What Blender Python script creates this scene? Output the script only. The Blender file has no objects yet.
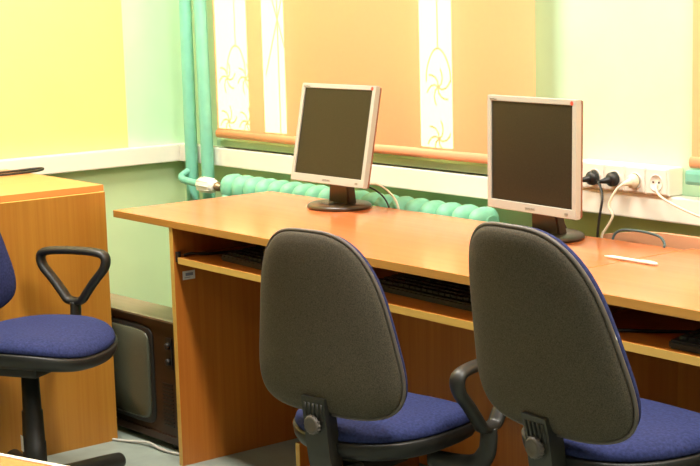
import bpy, bmesh, math, random
from mathutils import Vector, Matrix
random.seed(7)
S = bpy.context.scene
C = S.collection
PI = math.pi

# ------------------------------------------------------------------ materials
def new_mat(name):
    m = bpy.data.materials.new(name); m.use_nodes = True
    nt = m.node_tree
    return m, nt, nt.nodes['Principled BSDF']

def plain(name, col, rough=.5, metal=0., spec=.5, noise=0., nscale=40., bump=0.):
    m, nt, b = new_mat(name)
    b.inputs['Roughness'].default_value = rough
    b.inputs['Metallic'].default_value = metal
    b.inputs['Specular IOR Level'].default_value = spec
    tc = nt.nodes.new('ShaderNodeTexCoord')
    n = nt.nodes.new('ShaderNodeTexNoise'); n.inputs['Scale'].default_value = nscale; n.inputs['Detail'].default_value = 4
    nt.links.new(tc.outputs['Object'], n.inputs['Vector'])
    r = nt.nodes.new('ShaderNodeValToRGB')
    lo = [max(0, c*(1-noise)) for c in col]; hi = [min(1, c*(1+noise)) for c in col]
    r.color_ramp.elements[0].position = .3; r.color_ramp.elements[1].position = .7
    r.color_ramp.elements[0].color = (*lo, 1); r.color_ramp.elements[1].color = (*hi, 1)
    nt.links.new(n.outputs['Fac'], r.inputs['Fac']); nt.links.new(r.outputs['Color'], b.inputs['Base Color'])
    if bump:
        bp = nt.nodes.new('ShaderNodeBump'); bp.inputs['Strength'].default_value = bump; bp.inputs['Distance'].default_value = .002
        nt.links.new(n.outputs['Fac'], bp.inputs['Height']); nt.links.new(bp.outputs['Normal'], b.inputs['Normal'])
    return m

def wood(name, light, dark, axis='Z', rough=.35, fine=60., spec=.5):
    m, nt, b = new_mat(name)
    b.inputs['Roughness'].default_value = rough
    b.inputs['Specular IOR Level'].default_value = spec
    tc = nt.nodes.new('ShaderNodeTexCoord')
    mp = nt.nodes.new('ShaderNodeMapping')
    sc = {'X': (1.2, fine, fine), 'Y': (fine, 1.2, fine), 'Z': (fine, fine, 1.2)}[axis]
    mp.inputs['Scale'].default_value = sc
    nt.links.new(tc.outputs['Object'], mp.inputs['Vector'])
    n1 = nt.nodes.new('ShaderNodeTexNoise'); n1.inputs['Scale'].default_value = 1.; n1.inputs['Detail'].default_value = 6; n1.inputs['Roughness'].default_value = .65
    nt.links.new(mp.outputs['Vector'], n1.inputs['Vector'])
    mp2 = nt.nodes.new('ShaderNodeMapping')
    k = .14
    mp2.inputs['Scale'].default_value = tuple(s*k if s > 2 else s*.5 for s in sc)
    nt.links.new(tc.outputs['Object'], mp2.inputs['Vector'])
    n2 = nt.nodes.new('ShaderNodeTexNoise'); n2.inputs['Scale'].default_value = 1.; n2.inputs['Detail'].default_value = 3
    nt.links.new(mp2.outputs['Vector'], n2.inputs['Vector'])
    mx = nt.nodes.new('ShaderNodeMix'); mx.data_type = 'FLOAT'; mx.inputs['Factor'].default_value = .55
    nt.links.new(n1.outputs['Fac'], mx.inputs['A']); nt.links.new(n2.outputs['Fac'], mx.inputs['B'])
    r = nt.nodes.new('ShaderNodeValToRGB')
    r.color_ramp.elements[0].position = .36; r.color_ramp.elements[1].position = .62
    r.color_ramp.elements[0].color = (*dark, 1); r.color_ramp.elements[1].color = (*light, 1)
    nt.links.new(mx.outputs['Result'], r.inputs['Fac']); nt.links.new(r.outputs['Color'], b.inputs['Base Color'])
    return m

M = {}
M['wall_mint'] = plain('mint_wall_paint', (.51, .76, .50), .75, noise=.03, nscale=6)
M['wall_lower'] = plain('green_wall_paint', (.60, .75, .42), .7, noise=.03, nscale=5)
M['wall_warmlit'] = plain('warm_lit_wall', (.86, .765, .255), .75, noise=.02, nscale=5)  # orange light from the blinds put into the wall colour
M['ceiling'] = plain('ceiling_white', (.8, .8, .76), .8)
M['floor'] = plain('linoleum', (.24, .28, .235), .45, noise=.10, nscale=14)
M['trunk'] = plain('trunking_plastic', (.84, .80, .68), .35)
M['teal'] = plain('teal_paint', (.19, .52, .38), .35, noise=.06, nscale=25)
M['radpaint'] = plain('radiator_paint', (.21, .56, .36), .5, noise=.12, nscale=30, bump=.2)
M['sillpaint'] = plain('sill_paint', (.34, .58, .34), .4)
M['worktop'] = wood('worktop_laminate', (.63, .195, .066), (.57, .155, .047), 'X', .2, 45)
M['worktop_edge'] = wood('worktop_edge', (.50, .25, .05), (.42, .19, .035), 'X', .4, 45)
M['panel'] = wood('desk_panel_laminate', (.50, .175, .026), (.37, .10, .011), 'Z', .35, 60)
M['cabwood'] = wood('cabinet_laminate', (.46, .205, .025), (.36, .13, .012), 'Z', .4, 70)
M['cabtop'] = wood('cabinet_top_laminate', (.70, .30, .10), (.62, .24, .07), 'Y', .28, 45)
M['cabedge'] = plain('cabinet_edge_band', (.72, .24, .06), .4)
M['lightedge'] = wood('pale_edge_band', (.66, .42, .10), (.55, .32, .06), 'X', .4, 50)
M['dkshell'] = plain('charcoal_shell', (.080, .067, .047), .8, noise=.4, nscale=420, bump=.3, spec=.2)
M['rim'] = plain('grey_rim', (.10, .082, .068), .5, noise=.1)
M['blue'] = plain('blue_fabric', (.024, .031, .100), .9, noise=.3, nscale=160, bump=.5, spec=.15)
M['black'] = plain('black_plastic', (.012, .011, .009), .5, noise=.15, nscale=50)
M['dkgrey'] = plain('dark_grey_plastic', (.017, .0155, .012), .45, noise=.1)
M['greymetal'] = plain('grey_metal', (.35, .33, .28), .35, metal=.7)
M['silver'] = plain('silver_plastic', (.43, .425, .36), .4)
M['housing'] = plain('monitor_housing', (.25, .10, .05), .45)
M['screen'] = plain('lcd_screen', (.024, .020, .011), .28, noise=.3, nscale=400, spec=.25)
M['stand'] = plain('stand_plastic', (.05, .032, .018), .3, spec=.6)
M['red'] = plain('red_sticker', (.75, .06, .03), .5)
M['letter'] = plain('grey_lettering', (.25, .22, .17), .5)
M['white'] = plain('white_plastic', (.82, .79, .68), .4)
M['cream'] = plain('cream_cable', (.78, .70, .50), .5)
M['bluegrey'] = plain('blue_grey_cable', (.10, .16, .17), .5)
M['walnut'] = wood('dark_walnut', (.034, .014, .006), (.016, .007, .003), 'X', .4, 60)
M['walnuttop'] = wood('sheen_walnut_top', (.30, .21, .13), (.24, .17, .10), 'X', .22, 60)  # reflected light on the veneer painted in as a paler tone
M['crt'] = plain('crt_glass', (.085, .088, .058), .22, noise=.12, nscale=500, spec=.6)
M['brass'] = plain('brass', (.30, .22, .13), .4, metal=.6)
M['iron'] = plain('painted_iron', (.4, .33, .2), .5)
M['greywhite'] = plain('grey_white_cable', (.48, .46, .40), .5)
M['paper'] = plain('paper_label', (.72, .72, .70), .6)
M['print'] = plain('label_print', (.22, .24, .30), .6)

M['far_wall'] = plain('far_wall_paint', (.14, .16, .13), .8)
M['board'] = plain('reddish_board', (.70, .34, .18), .4)
def blind_mat():
    m, nt, b = new_mat('orange_blind_fabric')
    out = nt.nodes['Material Output']
    b.inputs['Roughness'].default_value = .8; b.inputs['Specular IOR Level'].default_value = .1
    tc = nt.nodes.new('ShaderNodeTexCoord')
    w = nt.nodes.new('ShaderNodeTexNoise'); w.inputs['Scale'].default_value = 60
    nt.links.new(tc.outputs['Object'], w.inputs['Vector'])
    r = nt.nodes.new('ShaderNodeValToRGB')
    r.color_ramp.elements[0].color = (.92, .46, .245, 1); r.color_ramp.elements[1].color = (.95, .49, .265, 1)
    nt.links.new(w.outputs['Fac'], r.inputs['Fac']); nt.links.new(r.outputs['Color'], b.inputs['Base Color'])
    t = nt.nodes.new('ShaderNodeBsdfTranslucent'); t.inputs['Color'].default_value = (.95, .72, .42, 1)
    mx = nt.nodes.new('ShaderNodeMixShader'); mx.inputs['Fac'].default_value = .38
    nt.links.new(b.outputs['BSDF'], mx.inputs[1]); nt.links.new(t.outputs['BSDF'], mx.inputs[2])
    nt.links.new(mx.outputs['Shader'], out.inputs['Surface'])
    return m
M['blind'] = blind_mat()
M['hem'] = plain('blind_hem', (.82, .37, .18), .7)

def glass_mat():
    m, nt, b = new_mat('window_glass')
    out = nt.nodes['Material Output']
    t = nt.nodes.new('ShaderNodeBsdfTransparent'); t.inputs['Color'].default_value = (.95, .97, .95, 1)
    g = nt.nodes.new('ShaderNodeBsdfGlossy'); g.inputs['Roughness'].default_value = .02
    mx = nt.nodes.new('ShaderNodeMixShader'); mx.inputs['Fac'].default_value = .06
    nt.links.new(t.outputs['BSDF'], mx.inputs[1]); nt.links.new(g.outputs['BSDF'], mx.inputs[2])
    nt.links.new(mx.outputs['Shader'], out.inputs['Surface'])
    return m
M['glass'] = glass_mat()

# ------------------------------------------------------------------ mesh helpers
def bx(bm, x0, x1, y0, y1, z0, z1, mi=0, bev=0.):
    vs = [bm.verts.new((x, y, z)) for x in (x0, x1) for y in (y0, y1) for z in (z0, z1)]
    q = [(0,1,3,2),(4,6,7,5),(0,4,5,1),(2,3,7,6),(0,2,6,4),(1,5,7,3)]
    fs = []
    for a in q:
        fc = bm.faces.new([vs[i] for i in a]); fc.material_index = mi; fs.append(fc)
    if bev:
        es = list({e for fc in fs for e in fc.edges})
        bmesh.ops.bevel(bm, geom=es, offset=bev, segments=2, profile=.6, affect='EDGES')
    return vs

def tube(bm, pts, r, n=10, cap=True, closed=False, flat=None, mi=0):
    """sweep a round (or flattened: flat=(rx, rz)) section along pts; r may be a list"""
    pts = [Vector(p) for p in pts]; N = len(pts)
    rs = r if isinstance(r, (list, tuple)) else [r]*N
    rings = []; prev = None
    for i, p in enumerate(pts):
        if closed: t = pts[(i+1) % N]-pts[i-1]
        else: t = pts[min(i+1, N-1)]-pts[max(i-1, 0)]
        t.normalize()
        if prev is None:
            a = Vector((0, 0, 1)) if abs(t.z) < .9 else Vector((1, 0, 0))
            u = (a - t*a.dot(t)).normalized()
        else:
            u = (prev - t*prev.dot(t)).normalized()
        prev = u; v = t.cross(u)
        ring = []
        for k in range(n):
            an = 2*PI*k/n
            if flat: off = u*math.cos(an)*flat[0] + v*math.sin(an)*flat[1]
            else: off = (u*math.cos(an)+v*math.sin(an))*rs[i]
            ring.append(bm.verts.new(p+off))
        rings.append(ring)
    M_ = N if closed else N-1
    for i in range(M_):
        A, B = rings[i], rings[(i+1) % N]
        for k in range(n):
            fc = bm.faces.new((A[k], A[(k+1) % n], B[(k+1) % n], B[k])); fc.smooth = True; fc.material_index = mi
    if cap and not closed:
        for R_, rev in ((rings[0], True), (rings[-1], False)):
            fc = bm.faces.new(R_[::-1] if rev else R_); fc.material_index = mi

def spline(pts, k=6, closed=False):
    pts = [Vector(p) for p in pts]; N = len(pts); out = []
    seg = N if closed else N-1
    for i in range(seg):
        if closed: p0, p1, p2, p3 = pts[i-1], pts[i], pts[(i+1) % N], pts[(i+2) % N]
        else: p0, p1, p2, p3 = pts[max(i-1, 0)], pts[i], pts[i+1], pts[min(i+2, N-1)]
        for j in range(k):
            t = j/k
            out.append(.5*((2*p1)+(p2-p0)*t+(2*p0-5*p1+4*p2-p3)*t*t+(3*p1-p0-3*p2+p3)*t**3))
    if not closed: out.append(pts[-1])
    return out

def lathe(bm, prof, axis='Z', c=(0, 0, 0), n=24, mi=0):
    """prof: list of (r, h)"""
    c = Vector(c); rings = []
    for r, h in prof:
        ring = []
        for k in range(n):
            a = 2*PI*k/n; x, y = r*math.cos(a), r*math.sin(a)
            o = {'Z': (x, y, h), 'Y': (x, h, y), 'X': (h, x, y)}[axis]
            ring.append(bm.verts.new(c+Vector(o)))
        rings.append(ring)
    for A, B in zip(rings, rings[1:]):
        for k in range(n):
            fc = bm.faces.new((A[k], A[(k+1) % n], B[(k+1) % n], B[k])); fc.smooth = True; fc.material_index = mi
    for R_ in (rings[0], rings[-1]):
        fc = bm.faces.new(R_); fc.material_index = mi

def pad(bm, outl, hp, hm, place, n=56, pw=4., mi=0, rings=(1, .985, .95, .88, .75, .55, .3)):
    """cushion: outl(t)->(u,v); plus side height hp, minus side height hm; place(u,v,h)->point"""
    def side(h, sgn, edge):
        prev = edge
        for s in rings[1:]:
            hh = sgn*h*(1-s**pw)**.5
            ring = []
            for k in range(n):
                u, v = outl(2*PI*k/n); ring.append(bm.verts.new(place(u*s, v*s, hh)))
            for k in range(n):
                fc = bm.faces.new((prev[k], prev[(k+1) % n], ring[(k+1) % n], ring[k])); fc.smooth = True; fc.material_index = mi
            prev = ring
        cv = bm.verts.new(place(0, 0, sgn*h))
        for k in range(n):
            fc = bm.faces.new((prev[k], prev[(k+1) % n], cv)); fc.smooth = True; fc.material_index = mi
    edge = []
    for k in range(n):
        u, v = outl(2*PI*k/n); edge.append(bm.verts.new(place(u, v, 0)))
    side(hp, 1, edge); side(hm, -1, edge)

def superell(a, b, nt, nb=None, taper=0.):
    nb = nb or nt
    def f(t):
        c, s = math.cos(t), math.sin(t); n = nt if s > 0 else nb
        u = a*math.copysign(abs(c)**(2/n), c); v = b*math.copysign(abs(s)**(2/n), s)
        return u*(1-taper*v/b), v
    return f

def build(name, bm, mats, parent=None, smooth=False, world=False):
    bmesh.ops.recalc_face_normals(bm, faces=bm.faces)
    if world and parent is not None:
        bmesh.ops.translate(bm, verts=bm.verts, vec=-Vector(ORG[parent.name]))
    me = bpy.data.meshes.new(name); bm.to_mesh(me); bm.free()
    for m in (mats if isinstance(mats, (list, tuple)) else [mats]):
        me.materials.append(M[m])
    if smooth:
        for p_ in me.polygons: p_.use_smooth = True
    o = bpy.data.objects.new(name, me); C.objects.link(o)
    if parent is not None: o.parent = parent
    return o
ORG = {}
def thing(name, label, cat, loc=(0, 0, 0), rotz=0., group=None):
    o = bpy.data.objects.new(name, None); C.objects.link(o)
    o.empty_display_size = .1
    o.location = loc; o.rotation_euler = (0, 0, rotz)
    o['label'] = label; o['category'] = cat
    if group: o['group'] = group
    ORG[o.name] = tuple(loc)
    return o
def tag(o, label, cat, group=None):
    o['label'] = label; o['category'] = cat
    if group: o['group'] = group
    return o
def struct(o):
    o['kind'] = 'structure'; return o
def part(name, mats, parent, fn, smooth=False, world=False, label=None):
    bm = bmesh.new(); fn(bm); o = build(name, bm, mats, parent, smooth, world)
    if label: o['label'] = label
    return o
def text_bm(bm, body, size, place, align='CENTER'):
    cu = bpy.data.curves.new('lettering', 'FONT'); cu.body = body; cu.size = size; cu.align_x = align; cu.extrude = .0004
    ob = bpy.data.objects.new('lettering_tmp', cu); C.objects.link(ob)
    dg = bpy.context.evaluated_depsgraph_get(); dg.update()
    me = bpy.data.meshes.new_from_object(ob.evaluated_get(dg))
    bm2 = bmesh.new(); bm2.from_mesh(me)
    mp = {}
    for v in bm2.verts: mp[v] = bm.verts.new(place(v.co))
    for f in bm2.faces:
        try: bm.faces.new([mp[v] for v in f.verts])
        except ValueError: pass
    bm2.free(); bpy.data.objects.remove(ob); bpy.data.curves.remove(cu); bpy.data.meshes.remove(me)

# ------------------------------------------------------------------ room
RX, RY, RH = 7.4, -5.6, 3.0
bm = bmesh.new(); bx(bm, -.3, RX+.2, RY-.2, .4, -.1, 0); struct(build('floor', bm, 'floor'))
bm = bmesh.new(); bx(bm, -.3, RX+.2, RY-.2, .4, RH, RH+.1); struct(build('ceiling', bm, 'ceiling'))
# left wall: lower green paint, warm blind light painted yellow above
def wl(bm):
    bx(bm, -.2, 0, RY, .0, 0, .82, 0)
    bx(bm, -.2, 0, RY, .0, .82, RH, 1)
struct(part('wall_left', ['wall_lower', 'wall_warmlit'], None, wl))
def light_band(bm):  # added mint strip standing for the cooler light beside the corner
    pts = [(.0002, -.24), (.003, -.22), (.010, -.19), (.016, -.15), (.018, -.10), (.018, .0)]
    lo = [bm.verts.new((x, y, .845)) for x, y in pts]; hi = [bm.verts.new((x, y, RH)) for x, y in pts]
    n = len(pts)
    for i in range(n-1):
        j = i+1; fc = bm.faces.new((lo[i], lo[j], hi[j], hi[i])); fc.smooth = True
o = struct(part('painted_light_band', 'wall_mint', None, light_band))
# back wall with openings (behind the blinds)
OPEN = [(.335, .80), (1.452, 1.645), (2.62, 3.98)]
Z0, Z1 = .935, 2.45
def wb(bm):
    bx(bm, -.2, RX, 0, .34, 0, .82, 0)
    bx(bm, -.2, RX, 0, .34, .82, Z0, 1)
    bx(bm, -.2, RX, 0, .34, Z1, RH, 1)
    xs = [-.2]+[v for o in OPEN for v in o]+[RX]
    for a, b in zip(xs[0::2], xs[1::2]): bx(bm, a, b, 0, .34, Z0, Z1, 1)
struct(part('wall_back', ['wall_lower', 'wall_mint'], None, wb))
bm = bmesh.new(); bx(bm, RX, RX+.2, RY-.2, .34, 0, RH); struct(build('wall_right', bm, 'far_wall'))
bm = bmesh.new(); bx(bm, -.2, RX, RY-.2, RY, 0, RH); struct(build('wall_front', bm, 'far_wall'))

# windows with frames, panes and wrought grilles outside
def star(bm, cx, cz, y, s):
    for k in range(6):
        a = 2*PI*k/6+.3
        pts = [(cx+math.cos(a+t*1.1)*s*t, y, cz+math.sin(a+t*1.1)*s*t) for t in (0, .3, .6, .85, 1)]
        tube(bm, pts, .0028, 6)
def grille(bm, xa, xb, y, i):
    r = .0028
    def units(cx, hw):
        for sx in ((-1, 1) if hw else (0,)):
            for z in (1.00, 1.155, 1.62, 1.80, 2.15): star(bm, cx+sx*hw, z, y, .055)
        h2 = hw or .055
        arch = [(cx-h2, y, 1.17), (cx-h2*.92, y, 1.21), (cx-h2*.5, y, 1.255), (cx, y, 1.27), (cx+h2*.5, y, 1.255), (cx+h2*.92, y, 1.21), (cx+h2, y, 1.17)]
        tube(bm, spline(arch, 4), r, 6)
        tube(bm, [(cx, y, 1.27), (cx, y, Z1-.02)], r, 6)
    def cross(cx):
        tube(bm, [(cx, y, Z0+.01), (cx, y, Z1-.02)], r, 6)
        for sx in (-1, 1): tube(bm, [(cx-sx*.075, y, 1.17), (cx+sx*.075, y, 1.55)], r, 6)
    if i == 0: units(.487, .060); cross(.745)
    elif i == 1: units(1.565, 0)
    else:
        for k in range(4): units(xa+.18+k*.33, .075)
for i, (xa, xb) in enumerate(OPEN):
    def fr(bm):
        t = .022
        bx(bm, xa, xa+t, .10, .15, Z0, Z1); bx(bm, xb-t, xb, .10, .15, Z0, Z1)
        bx(bm, xa+t, xb-t, .10, .15, Z0, Z0+t); bx(bm, xa+t, xb-t, .10, .15, Z1-.05, Z1)
        if xb-xa > .3:
            mm = .5595 if i == 0 else (xa+xb)/2
            bx(bm, mm, mm+.090, .10, .15, Z0+t, Z1-.05)
    w = struct(part('window_%d' % (i+1), 'white', None, fr))
    part('pane', 'glass', w, lambda bm: bx(bm, xa+.023, xb-.023, .122, .126, Z0+.023, Z1-.051))
    part('grille', 'iron', w, lambda bm: grille(bm, xa, xb, .20, i))

# blinds
def blind(x0, x1, zb, label):
    t = thing('roller_blind', label, 'blind', ((x0+x1)/2, -.06, zb))
    def fab(bm):
        n = 24; lo = []; hi = []
        for k in range(n+1):
            x = x0+(x1-x0)*k/n; y = -.06+.002*math.sin(k*1.3)
            lo.append(bm.verts.new((x, y, zb+.012))); hi.append(bm.verts.new((x, y, 2.62)))
        for k in range(n): bm.faces.new((lo[k], lo[k+1], hi[k+1], hi[k])).smooth = True
    part('fabric', 'blind', t, fab, world=True)
    def hem(bm):
        tube(bm, [(x0-.002, -.06, zb+.014), (x1+.002, -.06, zb+.014)], .0, 12, flat=(.0145, .009))
    part('hem_bar', 'hem', t, hem, world=True)
    def rol(bm):
        tube(bm, [(x0, -.05, 2.64), (x1, -.05, 2.64)], .025, 14)
        bx(bm, x0-.01, x0, -.08, -.002, 2.60, 2.68); bx(bm, x1, x1+.01, -.08, -.002, 2.60, 2.68)
    part('roller', 'white', t, rol, world=True)
blind(.337, 1.954, .897, 'wide orange roller blind with sunlit stripes behind the two monitors')
blind(2.500, 4.10, .938, 'orange roller blind cut off by the right edge of the picture')
# sills
bm = bmesh.new(); bx(bm, .30, 1.99, -.042, -.0005, .862, .886, 0, .004); struct(build('trim_2', bm, 'sillpaint'))
bm = bmesh.new(); bx(bm, 2.488, 4.14, -.075, -.0005, .895, .934, 0, .010); struct(build('trim_3', bm, 'teal'))

# cable trunking
bm = bmesh.new(); bx(bm, .052, RX-.01, -.05, -.001, .790, .856, 0, .004)
tag(build('cable_trunking', bm, 'trunk'), 'long cream cable trunking along the window wall above the radiator', 'trunking')
bm = bmesh.new(); bx(bm, -.003, .05, -3.6, -.001, .790, .854, 0, .004)
tag(build('cable_trunking', bm, 'trunk'), 'cream cable trunking on the yellow left wall behind the wooden cabinet', 'trunking')

# heating pipes
def pipe(x0, x1, label):
    t = thing('heating_pipe', label, 'pipe', (x0, -.08, 0))
    def f(bm):
        tube(bm, [(x0, -.080, 0.0), (x0, -.080, .4), (x0, -.08, .86), (x1, -.08, RH-.005)], .0235, 20)
    part('pipe', 'teal', t, f, world=True)
    for z in (.55, 1.9):
        xx = x0+(x1-x0)*max(0, (z-.86)/2.13)
        part('wall_bracket', 'teal', t, lambda bm: bx(bm, xx-.005, xx+.005, -.06, -.0005, z-.012, z+.012), world=True)
pipe(.184, .19, 'teal vertical heating pipe nearer the yellow wall')
pipe(.292, .262, 'teal vertical heating pipe nearer the blind')

# radiator
RD0, RP, RN = .452, .0718, 19
rad = thing('radiator', 'teal cast iron radiator under the blind behind the desk', 'radiator', (RD0+RP*RN/2, -.1, 0))
for k in range(RN):
    xc = RD0+RP*(k+.5)
    def sec(bm):
        for yy in (-.128, -.072):
            tube(bm, [(xc, yy, .14), (xc, yy,   .721)], .021, 10)
        for zz in (.731, .125):
            # bulbous head: wide lens shaped casting
            def pl(u, v, h): return Vector((xc+h, -.1+u, zz+v))
            pad(bm, superell(.053, .047, 2.5), .0345, .0345, pl, n=20, pw=2.2, rings=(1, .96, .85, .65, .35))
        tube(bm, [(xc-RP/2-.0004, -.1, .731), (xc+RP/2+.0004, -.1, .731)], .024, 12)
        tube(bm, [(xc-RP/2-.0004, -.1, .125), (xc+RP/2+.0004, -.1, .125)], .024, 12)
        if k in (1, RN-2):
            tube(bm, [(xc, -.128, .12), (xc, -.128, 0.0)], .012, 8); tube(bm, [(xc, -.072, .12), (xc, -.072, 0.0)], .012, 8)
    part('section', 'radpaint', rad, sec, world=True)
part('supply_branch', 'teal', rad, lambda bm: tube(bm, spline([(.186, -.092, .768), (.184, -.112, .758), (.190, -.130, .748), (.225, -.140, .739), (.335, -.136, .731)], 5), .0135, 10), world=True)
def vh(bm):
    lathe(bm, [(.006, .322), (.020, .324), (.0275, .333), (.0285, .348), (.0265, .385), (.025, .412), (.019, .421), (.013, .425)], 'X', (0, -.135, .731), 20)
    for k in range(10):
        a = 2*PI*k/10
        tube(bm, [(.335, -.135+.0275*math.cos(a), .731+.0275*math.sin(a)), (.408, -.135+.0245*math.cos(a), .731+.0245*math.sin(a))], .003, 6)
part('valve_head', 'white', rad, vh, world=True, label='white ribbed thermostatic valve head')
def vs(bm):
    lathe(bm, [(.010, .421), (.012, .43), (.0165, .433), (.0165, .446), (.011, .448), (.011, .465)], 'X', (0, -.135, .731), 14)
    tube(bm, [(.455, -.135, .731), (.478, -.11, .731)], .013, 10)
part('valve_stem', 'brass', rad, vs, world=True)

# ------------------------------------------------------------------ desks
D = .770; G = .1655
def desk(x0, x1, yf, yb, xl, xr, label, sticker=False, shelf_z=.640, ysh=-.008):
    t = thing('computer_desk', label, 'desk', ((x0+x1)/2, (yf+yb)/2, 0))
    W = dict(world=True)
    part('worktop', ['worktop', 'worktop_edge'], t, lambda bm: [setattr(f_, 'material_index', 1) for f_ in (bx(bm, x0, x1, yf, yb, .728, .75, 0, .0015), bm.faces.ensure_lookup_table(), [f for f in bm.faces if abs(f.calc_center_median().z-.739) < .0105])[2]], **W)
    pf = yf-.0+.004; pb = yb-.012
    for xa, p0 in ((xl, pf), (xr, pf+.16)):
        def pan(bm):
            bx(bm, xa, xa+.018, p0, pb, 0, .7275, 0)
            bx(bm, xa-.0002, xa+.0182, p0-.0012, p0, 0, .7275, 1)
        part('side_panel', ['panel', 'lightedge'], t, pan, **W)
    part('modesty_panel', 'panel', t, lambda bm: bx(bm, xl+.0185, xr-.0005, yb-.12, yb-.104, .03, .7275), **W)
    def sh(bm):
        bx(bm, xl+.0300, xr-.0120, yf+.012, yf+.345, shelf_z-.018, shelf_z, 0)
        bx(bm, xl+.0300, xr-.0120, yf+.0105, yf+.012, shelf_z-.0182, shelf_z+.0002, 1)
    s = part('keyboard_shelf', ['panel', 'lightedge'], t, sh, **W)
    for xa, xb in ((xl+.0183, xl+.0298), (xr-.0118, xr-.0003)):
        part('runner', 'panel', s, lambda bm: bx(bm, xa, xb, yf+.022, yf+.34, shelf_z-.012, shelf_z+.006)).location = -Vector(ORG[t.name])
        part('runner_cap', 'black', s, lambda bm: bx(bm, xa, xb, yf+.010, yf+.022, shelf_z-.014, shelf_z+.016)).location = -Vector(ORG[t.name])
    if sticker:
        st = part('sticker', 'paper', t, lambda bm: bx(bm, xl+.018, xl+.0186, yf+.032, yf+.075, .568, .594), label='small white inventory label', **W)
        part('print', 'print', st, lambda bm: (bx(bm, xl+.0186, xl+.0188, yf+.042, yf+.068, .579, .588), bx(bm, xl+.0186, xl+.0188, yf+.038, yf+.058, .573, .575))).location = -Vector(ORG[t.name])
    return t
desk(.811, 2.5625, -D, -G, 1.136, 2.530, 'orange wooden desk carrying both monitors, its left end clear of the wall', True)
desk(2.567, 4.30, -.712, -.14, 2.606, 4.23, 'orange wooden desk at the right edge joined beyond the seam', shelf_z=.652)
bm = bmesh.new()
pr = [(2.26, 0), (3.2, 0), (3.2, .775), (2.46, .774), (2.38, .770), (2.26, .751)]
fa = [bm.verts.new((x, -.122, z)) for x, z in pr]; fb = [bm.verts.new((x, -.106, z)) for x, z in pr]
bm.faces.new(fa); bm.faces.new(fb[::-1])
for k in range(6): bm.faces.new((fa[k], fa[(k+1) % 6], fb[(k+1) % 6], fb[k]))
tag(build('wooden_board', bm, 'board'), 'narrow reddish board standing behind the back edge of the desks below the sockets', 'board')
# low wooden stand under the first desk
t = thing('computer_stand', 'low wooden stand on the floor under the desk behind the nearer left chair', 'stand', (1.62, -.5, 0))
for xa in (1.510, 1.71):
    def sd(bm):
        bx(bm, xa, xa+.018, -.60, -.32, 0, .118, 0); bx(bm, xa-.0002, xa+.0182, -.602, -.60, 0, .1182, 1)
    part('side_board', ['panel', 'lightedge'], t, sd, world=True)
part('base_board', ['panel'], t, lambda bm: bx(bm, 1.5285, 1.7095, -.60, -.32, .03, .048), world=True)

# ------------------------------------------------------------------ left cabinet
t = thing('wooden_cabinet', 'wooden cabinet with vertical grain and orange top against the left wall', 'cabinet', (.40, -1.5, 0))
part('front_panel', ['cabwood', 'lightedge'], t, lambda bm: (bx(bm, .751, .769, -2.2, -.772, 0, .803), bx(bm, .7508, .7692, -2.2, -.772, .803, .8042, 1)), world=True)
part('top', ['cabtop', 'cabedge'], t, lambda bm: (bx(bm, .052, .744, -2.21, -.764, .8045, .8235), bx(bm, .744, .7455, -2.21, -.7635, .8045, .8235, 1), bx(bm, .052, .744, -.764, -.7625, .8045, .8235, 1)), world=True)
part('side_panel', 'cabwood', t, lambda bm: bx(bm, .055, .7505, -.796, -.778, 0, .804), world=True)
part('side_panel', 'cabwood', t, lambda bm: bx(bm, .055, .7505, -2.19, -2.17, 0, .804), world=True)
# cable loop lying on the cabinet
def loop(bm):
    z = .8265
    pts = [(.17, -1.05, z), (.175, -.90, z), (.165, -.79, z), (.17, -.715, z+.002), (.20, -.695, z+.003), (.235, -.74, z+.002), (.245, -.85, z), (.235, -1.0, z), (.26, -1.2, z)]
    tube(bm, spline(pts, 6), .0048, 8)
tag(part('black_cable', 'dkgrey', None, loop), 'dark cable bent into a flat loop on the orange cabinet top', 'cable')

# ------------------------------------------------------------------ old television on the floor
tv = thing('television', 'old dark walnut television standing on the floor between cabinet and desk', 'television', (.725, -.505, 0), math.radians(3))
TW, TH, TD = .56, .405, .36   # local: front at y=-.215
fy = -.215
def tb(bm):
    bx(bm, -.31, .31, fy+.012, fy+.13, .022, .409, 0)
    bx(bm, -.31, .31, fy, fy+.012, .022, .045, 0); bx(bm, -.31, .31, fy, fy+.012, .390, .409, 0)
    bx(bm, -.31, -.290, fy, fy+.012, .045, .390, 0); bx(bm, .290, .31, fy, fy+.012, .045, .390, 0)
part('case', 'walnut', tv, tb)
part('case_top', 'walnuttop', tv, lambda bm: bx(bm, -.312, .312, fy-.001, fy+.131, .409, .415), label='walnut top painted pale for its reflection')
def bcov(bm):
    for q in bx(bm, -.27, .27, fy+.131, fy+.37, .04, .36):
        if q.co.y > fy+.2: q.co.x *= .6; q.co.z = .06+(q.co.z-.04)*.6
    bmesh.ops.bevel(bm, geom=list(bm.edges), offset=.015, segments=2, affect='EDGES')
part('back_cover', 'black', tv, bcov)
part('front_board', 'walnut', tv, lambda bm: bx(bm, -.290, .290, fy+.006, fy+.012, .045, .390))
so = superell(.218, .146, 9)
part('screen_bezel', 'black', tv, lambda bm: pad(bm, superell(.232, .160, 10), .010, .002, lambda u, v, h: Vector((-.058+u, fy+.006-h, .222+v)), pw=10))
part('screen', 'crt', tv, lambda bm: pad(bm, so, .022, .002, lambda u, v, h: Vector((-.058+u, fy-.001-h, .222+v)), pw=2.2))
part('control_plate', 'black', tv, lambda bm: bx(bm, .246, .278, fy+.001, fy+.006, .262, .360))
for z in (.335, .285):
    part('control_knob', 'black', tv, lambda bm: lathe(bm, [(.011, fy+.006), (.011, fy-.006), (.009, fy-.010), (.002, fy-.010)], 'Y', (.262, 0, z), 14))
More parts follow.
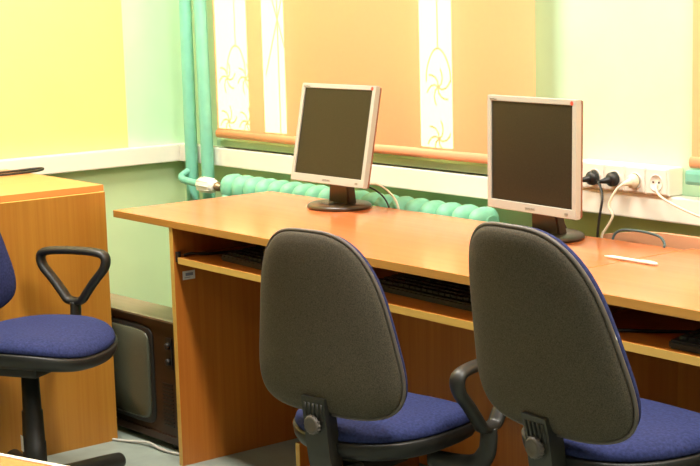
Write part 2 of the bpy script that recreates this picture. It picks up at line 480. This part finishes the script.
part('speaker_grille', 'black', tv, lambda bm: [bx(bm, .215, .270, fy+.003, fy+.006, .075+k*.012, .080+k*.012) for k in range(12)])
for x in (-.25, .25):
    for y in (fy+.03, fy+.11):
        part('foot', 'black', tv, lambda bm: lathe(bm, [(.014, 0), (.016, .022)], 'Z', (x, y, 0), 10))
def wc(bm):
    pts = [(.74, -.80, .006), (.80, -.775, .005), (.86, -.748, .009), (.91, -.735, .012), (.97, -.735, .007), (1.03, -.725, .005), (1.08, -.71, .005), (1.125, -.70, .005)]
    tube(bm, spline(pts, 5), .0045, 8)
tag(part('white_cable', 'greywhite', None, wc), 'white cable lying on the floor in front of the old television', 'cable')

# ------------------------------------------------------------------ monitors
def monitor(pos, yaw, tilt, base, label, w=.378, h=.303, red=(.178, .140)):
    t = thing('monitor', label, 'monitor', (base[0], base[1], .75), 0)
    org = Vector(t.location)
    R_ = Matrix.Rotation(yaw, 3, 'Z') @ Matrix.Rotation(-tilt, 3, 'X')
    P = Vector(pos)-org
    def L(x, y, z): return P + R_ @ Vector((x, y, z))      # local: x right, y away from viewer, z up
    def xf(bm, i0=0):
        bm.verts.ensure_lookup_table()
        for v in bm.verts: v.co = L(*v.co)
    b = .0145; bb = .024
    def bez(bm):
        bx(bm, -w/2, w/2, 0, .017, h/2-b, h/2, 0, .002); bx(bm, -w/2, w/2, 0, .017, -h/2, -h/2+bb, 0, .002)
        bx(bm, -w/2, -w/2+b, .0003, .017, -h/2+bb-.003, h/2-b+.003); bx(bm, w/2-b, w/2, .0003, .017, -h/2+bb-.003, h/2-b+.003); xf(bm)
    fr = part('bezel', 'silver', t, bez)
    part('screen', 'screen', t, lambda bm: (bx(bm, -w/2+b-.001, w/2-b+.001, .004, .013, -h/2+bb-.001, h/2-b+.001), xf(bm)))
    def hs(bm):
        bx(bm, -w/2+.002, w/2-.002, .0172, .027, -h/2+.002, h/2-.002, 0, .006)
        bx(bm, -.12, .12, .026, .050, -h/2+.04, h/2-.05, 0, .012); xf(bm)
    part('housing', 'housing', t, hs)
    part('power_button', 'letter', fr, lambda bm: (bx(bm, w/2-.040, w/2-.028, -.0012, .001, -h/2+.008, -h/2+.014), xf(bm)))
    part('red_sticker', 'red', fr, lambda bm: (lathe(bm, [(.0052, -.0008), (.0052, .001)], 'Y', (w/2-.016, 0, h/2-.009), 12), xf(bm)), label='small red dot sticker')
    part('lettering', 'letter', fr, lambda bm: text_bm(bm, 'SAMSUNG', .0085, lambda c: L(c.x, -.0005-c.z, -h/2+.008+c.y)))
    part('lettering', 'letter', fr, lambda bm: text_bm(bm, 'SyncMaster', .0065, lambda c: L(-w/2+.01+c.x, -.0005-c.z, h/2-.0115+c.y), 'LEFT'))
    # stand
    a = L(0, .050, -h/2+.06); bpt = Vector((0, .012, .012))
    def nk(bm):
        hw = .040
        c1 = [a+Vector((s*hw, d, 0)) for s, d in ((-1, -.012), (1, -.012), (1, .014), (-1, .014))]
        c2 = [bpt+Vector((s*hw*1.25, d, 0)) for s, d in ((-1, -.016), (1, -.016), (1, .018), (-1, .018))]
        A = [bm.verts.new(v) for v in c1]; B = [bm.verts.new(v) for v in c2]
        for k in range(4): bm.faces.new((A[k], A[(k+1) % 4], B[(k+1) % 4], B[k]))
        bm.faces.new(A); bm.faces.new(B[::-1])
        bmesh.ops.bevel(bm, geom=list(bm.edges), offset=.004, segments=2, affect='EDGES')
    part('neck', 'stand', t, nk)
    def bs(bm):
        n = 40; prof = [(.94, 0), (1, .004), (.99, .010), (.93, .0145), (.5, .0155), (.02, .016)]
        rings = [[bm.verts.new((.106*r*math.cos(2*PI*k/n), .096*r*math.sin(2*PI*k/n), z)) for k in range(n)] for r, z in prof]
        for A, B in zip(rings, rings[1:]):
            for k in range(n): bm.faces.new((A[k], A[(k+1) % n], B[(k+1) % n], B[k])).smooth = True
        bm.faces.new(rings[0]); bm.faces.new(rings[-1])
    bo = part('base', 'stand', t, bs)
    part('base_clip', 'silver', bo, lambda bm: bx(bm, -.036, .004, -.046, -.024, .0135, .0215, 0, .0015))
    return t
monitor((1.345, -.310, .981), math.radians(.5), math.radians(11.4), (1.312, -.264), 'square silver monitor tilted back on the left half of the desk', w=.355, h=.302)
monitor((2.195, -.325, .972), math.radians(-4.4), math.radians(.8), (2.190, -.264), 'square silver monitor standing upright in front of the wall sockets', w=.345, h=.298)
def mc(pts, r, mat, name, label, cat='cable'):
    return tag(part(name, mat, None, lambda bm: tube(bm, spline(pts, 6), r, 8)), label, cat)
mc([(1.33, -.225, .83), (1.342, -.19, .815), (1.375, -.172, .80), (1.41, -.168, .78), (1.425, -.16, .748), (1.43, -.158, .70)], .0028, 'dkgrey', 'monitor_cable', 'thin black cable dropping behind the left monitor')
mc([(1.33, -.20, .82), (1.352, -.16, .815), (1.385, -.16, .8125), (1.42, -.16, .80), (1.45, -.158, .778), (1.467, -.158, .75), (1.475, -.157, .70)], .0036, 'cream', 'monitor_cable', 'cream cable arching down behind the left monitor to the radiator')

# ------------------------------------------------------------------ keyboards on the shelves
def keyboard(x, y, z, rot, label, group=None, w=.44, d=.155):
    t = thing('keyboard', label, 'keyboard', (x, y, z), rot)
    def bo(bm):
        v = bx(bm, -w/2, w/2, -d/2, d/2, 0, .018)
        for q in v:
            if q.co.y > 0 and q.co.z > .01: q.co.z = .030
        bmesh.ops.bevel(bm, geom=list(bm.edges), offset=.004, segments=2, affect='EDGES')
    part('body', 'black', t, bo)
    def ky(bm):
        for r in range(5):
            yy = -d/2+.018+r*.023; zz = .018+(yy+d/2)/d*.012
            for c in range(18):
                xx = -w/2+.016+c*.0228
                bx(bm, xx, xx+.018, yy, yy+.018, zz-.001, zz+.006)
    part('keys', 'black', t, ky)
    return t
keyboard(1.53, -.635, .6405, math.radians(-3), 'black keyboard on the desk shelf left of the first charcoal chair back')
keyboard(2.17, -.60, .6405, math.radians(-2), 'black keyboard on the desk shelf between the two charcoal chair backs')
keyboard(3.165, -.60, .6525, math.radians(2), 'black keyboard on the shelf at the right edge beside the blue seat')
mc([(1.172, -.742, .6455), (1.182, -.72, .650), (1.20, -.68, .6460), (1.22, -.62, .6455), (1.25, -.555, .6455), (1.30, -.535, .6455), (1.40, -.535, .6455)], .0042, 'black', 'keyboard_cable', 'short black cable end on the keyboard shelf at the left desk panel')
mc([(2.70, -.66, .6565), (2.76, -.655, .6575), (2.83, -.60, .6565), (2.90, -.55, .6575), (2.98, -.515, .6565)], .004, 'black', 'keyboard_cable', 'black cable on the keyboard shelf just right of the second chair back')

# ------------------------------------------------------------------ socket strip, plugs and cords
ss = thing('socket_strip', 'cream strip of wall sockets on the trunking right of the second monitor', 'socket strip', (2.26, 0, .857))
part('housing', 'trunk', ss, lambda bm: bx(bm, 2.095, 2.425, -.056, -.001, .857, .930, 0, .004), world=True)
SX = [2.172, 2.243, 2.314, 2.385]
for x in SX:
    def so_(bm):
        bx(bm, x-.032, x+.032, -.059, -.056, .862, .925, 0, .001)
        lathe(bm, [(.0205, -.059), (.0225, -.0605), (.0205, -.0605), (.0195, -.0592), (.001, -.0592)], 'Y', (x, 0, .890), 24)
    s = part('socket', 'white', ss, so_, world=True)
    if x == SX[3]:
        part('socket_hole', 'black', s, lambda bm: [lathe(bm, [(.0028, -.0594), (.0028, -.0600)], 'Y', (x+dx, 0, .892), 8) for dx in (-.0095, .0095)]).location = -Vector(ORG[ss.name])
def plug(x, z, mat, cord, label, dirx=-.55, group=None, big=1.):
    t = thing('power_plug', label, 'plug', (x, -.0608, z))
    dv = Vector((dirx, -1, -.18)).normalized()
    def pb(bm):
        lathe(bm, [(.0185*big, -.0612), (.0195*big, -.066), (.0185*big, -.075), (.012*big, -.080), (.006, -.082)], 'Y', (x, 0, z), 20)
        o_ = Vector((x, -.074, z))
        tube(bm, [o_, o_+dv*.008, o_+dv*.020, o_+dv*.030], [.011*big, .010*big, .0072*big, .005*big], 12)
    part('plug_body', mat, t, pb, world=True)
    e = Vector((x, -.074, z))+dv*.029
    pts = [e, e+dv*.006]+[Vector(q) for q in cord]
    part('cord', mat, t, lambda bm: tube(bm, spline(pts, 6), .0034, 8), world=True)
plug(SX[0], .888, 'black', [(2.125, -.118, .868), (2.085, -.13, .83), (2.09, -.135, .80), (2.125, -.138, .775), (2.145, -.14, .75), (2.15, -.14, .70)], 'black plug in the leftmost socket with its cord passing behind the monitor')
plug(SX[1], .890, 'black', [(2.245, -.115, .872), (2.262, -.128, .845), (2.262, -.138, .80), (2.258, -.142, .75), (2.258, -.142, .68)], 'black plug in the second socket with its cord hanging straight down')
plug(SX[2], .890, 'cream', [(2.300, -.12, .868), (2.285, -.128, .83), (2.30, -.130, .805), (2.285, -.134, .775), (2.272, -.140, .750), (2.268, -.142, .70)], 'cream plug in the third socket with a cord sagging down to the left', dirx=-.10, big=.95)
mc([(2.388, -.0610, .886), (2.395, -.072, .878), (2.42, -.085, .862), (2.46, -.085, .845), (2.51, -.082, .829), (2.56, -.08, .818), (2.66, -.08, .806), (2.80, -.084, .795), (2.95, -.105, .786), (3.05, -.155, .782), (3.12, -.22, .7545), (3.22, -.26, .7535)], .0032, 'cream', 'white_cable', 'cream cable leaving the fourth socket towards the right edge', 'cable')
mc([(2.31, -.150, .68), (2.312, -.149, .72), (2.318, -.146, .755), (2.335, -.144, .770), (2.36, -.142, .775), (2.42, -.144, .776), (2.475, -.152, .771), (2.508, -.172, .760), (2.522, -.190, .7546)], .0034, 'bluegrey', 'network_cable', 'blue grey cable arching onto the desk behind the pen')
def pen(bm):
    lathe(bm, [(.0006, 0), (.0012, .004), (.0038, .020), (.0042, .03), (.0044, .160), (.003, .165), (.001, .166)], 'X', (0, 0, 0), 12)
pn = thing('pen', 'white pen lying on the desk near its right end', 'pen', (2.500, -.382, .7546), math.radians(-1))
part('barrel', 'white', pn, pen)
part('clip', 'white', pn, lambda bm: bx(bm, .118, .156, -.001, .001, .0043, .0056))

# ------------------------------------------------------------------ chairs
def chair(loc, yaw, zseat, bk, label, base_rot=0., arm_dy=-.02, arm_z=0., colbot=.07, arms=(-1, 1), sdy=.012, skew=0.):
    """bk = (y, z, tilt) of the backrest in chair coordinates; forward = +y"""
    t = thing('office_chair', label, 'chair', (loc[0], loc[1], 0), yaw, 'blue office chairs')
    # seat
    so_ = superell(.198, .198, 2.6, 2.3)
    bow = lambda u, v: .010*(u/.22)**2 - .03*max(0, v/.215)**3
    part('seat_cushion', 'blue', t, lambda bm: pad(bm, so_, .035, .012, lambda u, v, h: Vector((u, v+sdy, zseat-.035+h+bow(u, v))), pw=6))
    part('seat_shell', 'black', t, lambda bm: pad(bm, superell(.203, .203, 2.6, 2.3), .006, .044, lambda u, v, h: Vector((u, v+sdy, zseat-.044+h+bow(u, v))), pw=14))
    # backrest
    by, bz, tl = bk
    F = Vector((0, math.cos(tl), math.sin(tl))); U = Vector((0, -math.sin(tl), math.cos(tl)))
    A, B = .194, .207
    def P(u, v, h): return Vector((0, by, bz))+Vector((u, 0, 0))+U*v+F*(h+.028*(u/A)**2-.007*(v/B)**2)
    bo = superell(A, B, 3.2, 4.6, .225); bi = superell(A*.992, B*.992, 3.2, 4.6, .225)
    sh = part('back_shell', 'dkshell', t, lambda bm: pad(bm, bi, .002, .022, lambda u, v, h: P(u, v, h+.014), pw=5))
    part('shell_rim', 'rim', sh, lambda bm: tube(bm, [P(*bo(2*PI*k/72), .016) for k in range(72)], .0, 8, closed=True, flat=(.0045, .0045)))
    part('backrest_cushion', 'blue', t, lambda bm: pad(bm, bo, .036, .006, lambda u, v, h: P(u, v, h+.024), pw=5))
    # spine bracket with knob
    def sp(bm):
        top = P(0, -B*.80, .008); low = Vector((0, by+.026+B*math.sin(tl), zseat-.125))
        pts = [top, P(0, -B*1.03, .012), low+Vector((0, -.005, .03)), low+Vector((0, .02, -.008)), Vector((0, -.10, zseat-.128))]
        path = spline(pts, 4); hw = .034; th = .018; rings = []
        for i, p_ in enumerate(path):
            tn = (path[min(i+1, len(path)-1)]-path[max(i-1, 0)]).normalized(); nn = Vector((1, 0, 0)).cross(tn)
            rings.append([bm.verts.new(p_+Vector((sx*hw, 0, 0))+nn*sy*th) for sx, sy in ((-1, -1), (1, -1), (1, 1), (-1, 1))])
        for Aa, Bb in zip(rings, rings[1:]):
            for k in range(4): bm.faces.new((Aa[k], Aa[(k+1) % 4], Bb[(k+1) % 4], Bb[k]))
        bm.faces.new(rings[0]); bm.faces.new(rings[-1][::-1])
        for k in range(-2, 3):
            q0 = P(k*.012, -B*.86, -.0095); q1 = P(k*.012, -B*1.05, -.0055); tube(bm, [q0, q1], .003, 6)
    spn = part('spine_bracket', 'dkgrey', t, sp)
    kz = bz-B-.022; ky_ = by+.016+B*math.sin(tl)
    def kn(bm):
        lathe(bm, [(.010, .03), (.010, -.008), (.019, -.012), (.021, -.016), (.021, -.036), (.017, -.040), (.011, -.037), (.002, -.037)], 'Y', (-.004, ky_, kz), 20)
        for k in range(14):
            a = 2*PI*k/14; tube(bm, [(-.004+.021*math.cos(a), ky_-.016, kz+.021*math.sin(a)), (-.004+.021*math.cos(a), ky_-.036, kz+.021*math.sin(a))], .002, 6)
    part('adjusting_knob', 'rim', spn, kn)
    # mechanism, lever
    mech = part('seat_mechanism', 'black', t, lambda bm: (bx(bm, -.07, .07, -.10, .10, zseat-.104, zseat-.082, 0, .006), bx(bm, -.045, .045, -.11, .05, zseat-.140, zseat-.102, 0, .008)))
    part('lever', 'greymetal' if zseat > .4 else 'black', mech, lambda bm: tube(bm, spline([(.03, -.08, zseat-.118), (.045, -.17, zseat-.106), (.07, -.20, zseat-.106), (.13, -.19, zseat-.114), (.16, -.18, zseat-.118)], 4), .009, 10))
    # armrests
    for s in arms:
        x = s*.268; c = arm_dy+(skew if s > 0 else 0); az = zseat+arm_z
        def arm(bm):
            zt = az+.155
            lp = [(x, c-.075, zt), (x, c, zt+.003), (x, c+.075, zt), (x, c+.108, zt-.012), (x, c+.105, zt-.045), (x, c+.068, zt-.088), (x, c+.040, zt-.124), (x, c+.020, zt-.146), (x, c-.020, zt-.146), (x, c-.040, zt-.124), (x, c-.068, zt-.088), (x, c-.105, zt-.045), (x, c-.108, zt-.012)]
            tube(bm, spline(lp, 5, True), .0, 10, closed=True, flat=(.0125, .020))
            st = [(x, c, zt-.148), (x, c, zt-.18), (x-s*.010, c, zt-.215), (x-s*.05, c, zt-.245), (x-s*.17, c, zt-.252)]
            tube(bm, spline(st, 5), .0, 10, flat=(.024, .012))
        part('armrest', 'dkgrey', t, arm)
    # gas column
    def col(bm):
        zt = zseat-.139; h = zt-colbot
        lathe(bm, [(.020, colbot), (.034, colbot+.001), (.0335, colbot+h*.36), (.031, colbot+h*.365), (.0295, colbot+h*.66), (.0265, colbot+h*.665), (.025, zt), (.018, zt+.001)], 'Z', (0, 0, 0), 24)
    cl = part('gas_column', 'black', t, col)
    # five star base with casters
    hb = part('base_hub', 'black', t, lambda bm: lathe(bm, [(.030, .022), (.040, .026), (.040, .07), (.036, .084), (.030, .086)], 'Z', (0, 0, 0), 20))
    for k in range(5):
        a = base_rot+2*PI*k/5; d = Vector((math.cos(a), math.sin(a), 0))
        lg = part('base_leg', 'dkgrey', t, lambda bm: tube(bm, [d*.03+Vector((0, 0, .056)), d*.12+Vector((0, 0, .054)), d*.22+Vector((0, 0, .052)), d*.282+Vector((0, 0, .050)), d*.292+Vector((0, 0, .050)), d*.298+Vector((0, 0, .050))], [.028, .027, .026, .025, .020, .009], 14))
        def ca(bm):
            p_ = d*.262; q = Vector((-d.y, d.x, 0))
            tube(bm, [p_+Vector((0, 0, .040)), p_+Vector((0, 0, .014))], .006, 8)
            for s in (-1, 1):
                c_ = p_+q*s*.012+Vector((0, 0, .0142))
                tube(bm, [c_-q*.008, c_+q*.008], .014, 16)
        part('caster', 'black', lg, ca)
    return t, cl
def R(a): return math.radians(a)
# chair 1: back centre at (2.32,-1.14,.682)
y1 = R(10)
chair((2.330+.225*math.sin(-y1), -1.14+.225*math.cos(y1)), y1, .448, (-.225, .680, R(4.2)), 'blue chair with charcoal back left of centre, its right armrest showing', R(50), arm_dy=.06, arm_z=-.03)
y2 = R(-3)
chair((2.962+.225*math.sin(-y2), -1.113+.225*math.cos(y2)), y2, .548, (-.225, .757, R(12)), 'blue chair with charcoal back in the right foreground covering the desk seam', R(20), arms=(), sdy=.05)
c3, col3 = chair((1.137, -1.240), R(-60), .506, (-.258, .708, R(9)), 'blue chair turned sideways in front of the wooden cabinet at the left edge', R(94+61), arm_dy=-.01, arm_z=.01, colbot=.06, sdy=.035, skew=-.05)
part('sticker', 'paper', col3, lambda bm: [bx(bm, -.010, .010, -.0346, -.0338, .15, .195)], label='small white label').rotation_euler = (0, 0, R(51))

# ------------------------------------------------------------------ small foreground table, corner in the picture
ft = thing('side_table', 'wooden table top with a pale edge cut off at the bottom left corner', 'table', (2.12, -2.15, 0), R(19.5))
part('top', ['worktop', 'white'], ft, lambda bm: (bx(bm, -.40, .40, -.28, .2718, .478, .5, 0), bx(bm, -.402, .402, .272, .2835, .477, .5015, 1)))
for sx in (-1, 1):
    for sy in (-1, 1):
        part('leg', 'black', ft, lambda bm: bx(bm, sx*.36-.015, sx*.36+.015, sy*.24-.015, sy*.24+.015, 0, .4775, 0, .003))

# ------------------------------------------------------------------ light
def area(name, loc, sx, sy, power, col, rot=(0, 0, 0)):
    l = bpy.data.lights.new(name, 'AREA'); l.shape = 'RECTANGLE'; l.size = sx; l.size_y = sy; l.energy = power; l.color = col
    o = bpy.data.objects.new(name, l); C.objects.link(o); o.location = loc; o.rotation_euler = rot
    return o
LC = (1.0, .95, .87)
for i, (x, y, e) in enumerate([(1.2, -1.2, 105), (1.6, -3.4, 13), (3.5, -1.2, 95), (4.0, -3.4, 13), (6.1, -1.3, 50)]):
    area('ceiling_lamp', (x, y, 2.93), 1.25, .30, e, LC)
sun = bpy.data.lights.new('sun', 'SUN'); sun.energy = 22.; sun.angle = R(.53); sun.color = (1, .93, .78)
so = bpy.data.objects.new('sun', sun); C.objects.link(so)
so.rotation_euler = Vector((-.06, -1, -.16)).to_track_quat('-Z', 'Y').to_euler()
w = bpy.data.worlds.new('sky'); S.world = w; w.use_nodes = True
w.node_tree.nodes['Background'].inputs[0].default_value = (.75, .87, 1, 1); w.node_tree.nodes['Background'].inputs[1].default_value = 1.2

# ------------------------------------------------------------------ camera
cam = bpy.data.cameras.new('camera'); co = bpy.data.objects.new('camera', cam); C.objects.link(co)
yaw, pitch, roll = R(51.91547615622569), R(8.835587818978285), R(-1.5588535599149145)
fw = Vector((-math.sin(yaw)*math.cos(pitch), math.cos(yaw)*math.cos(pitch), -math.sin(pitch)))
r0 = Vector((math.cos(yaw), math.sin(yaw), 0)); u0 = r0.cross(fw)
r = math.cos(roll)*r0+math.sin(roll)*u0; u = -math.sin(roll)*r0+math.cos(roll)*u0
m = Matrix((r, u, -fw)).transposed().to_4x4(); m.translation = Vector((4.92334457, -3.05566747, 1.37959287))
co.matrix_world = m
cam.sensor_width = 36; cam.lens = 1502.708888815078/700*36
cam.clip_start = .05
S.camera = co
S.view_settings.view_transform = 'Standard'; S.view_settings.look = 'None'
S.view_settings.gamma = 1; S.view_settings.exposure = 0.0; S.view_settings.use_curve_mapping = False
S.cycles.use_denoising = True
S.cycles.max_bounces = 8
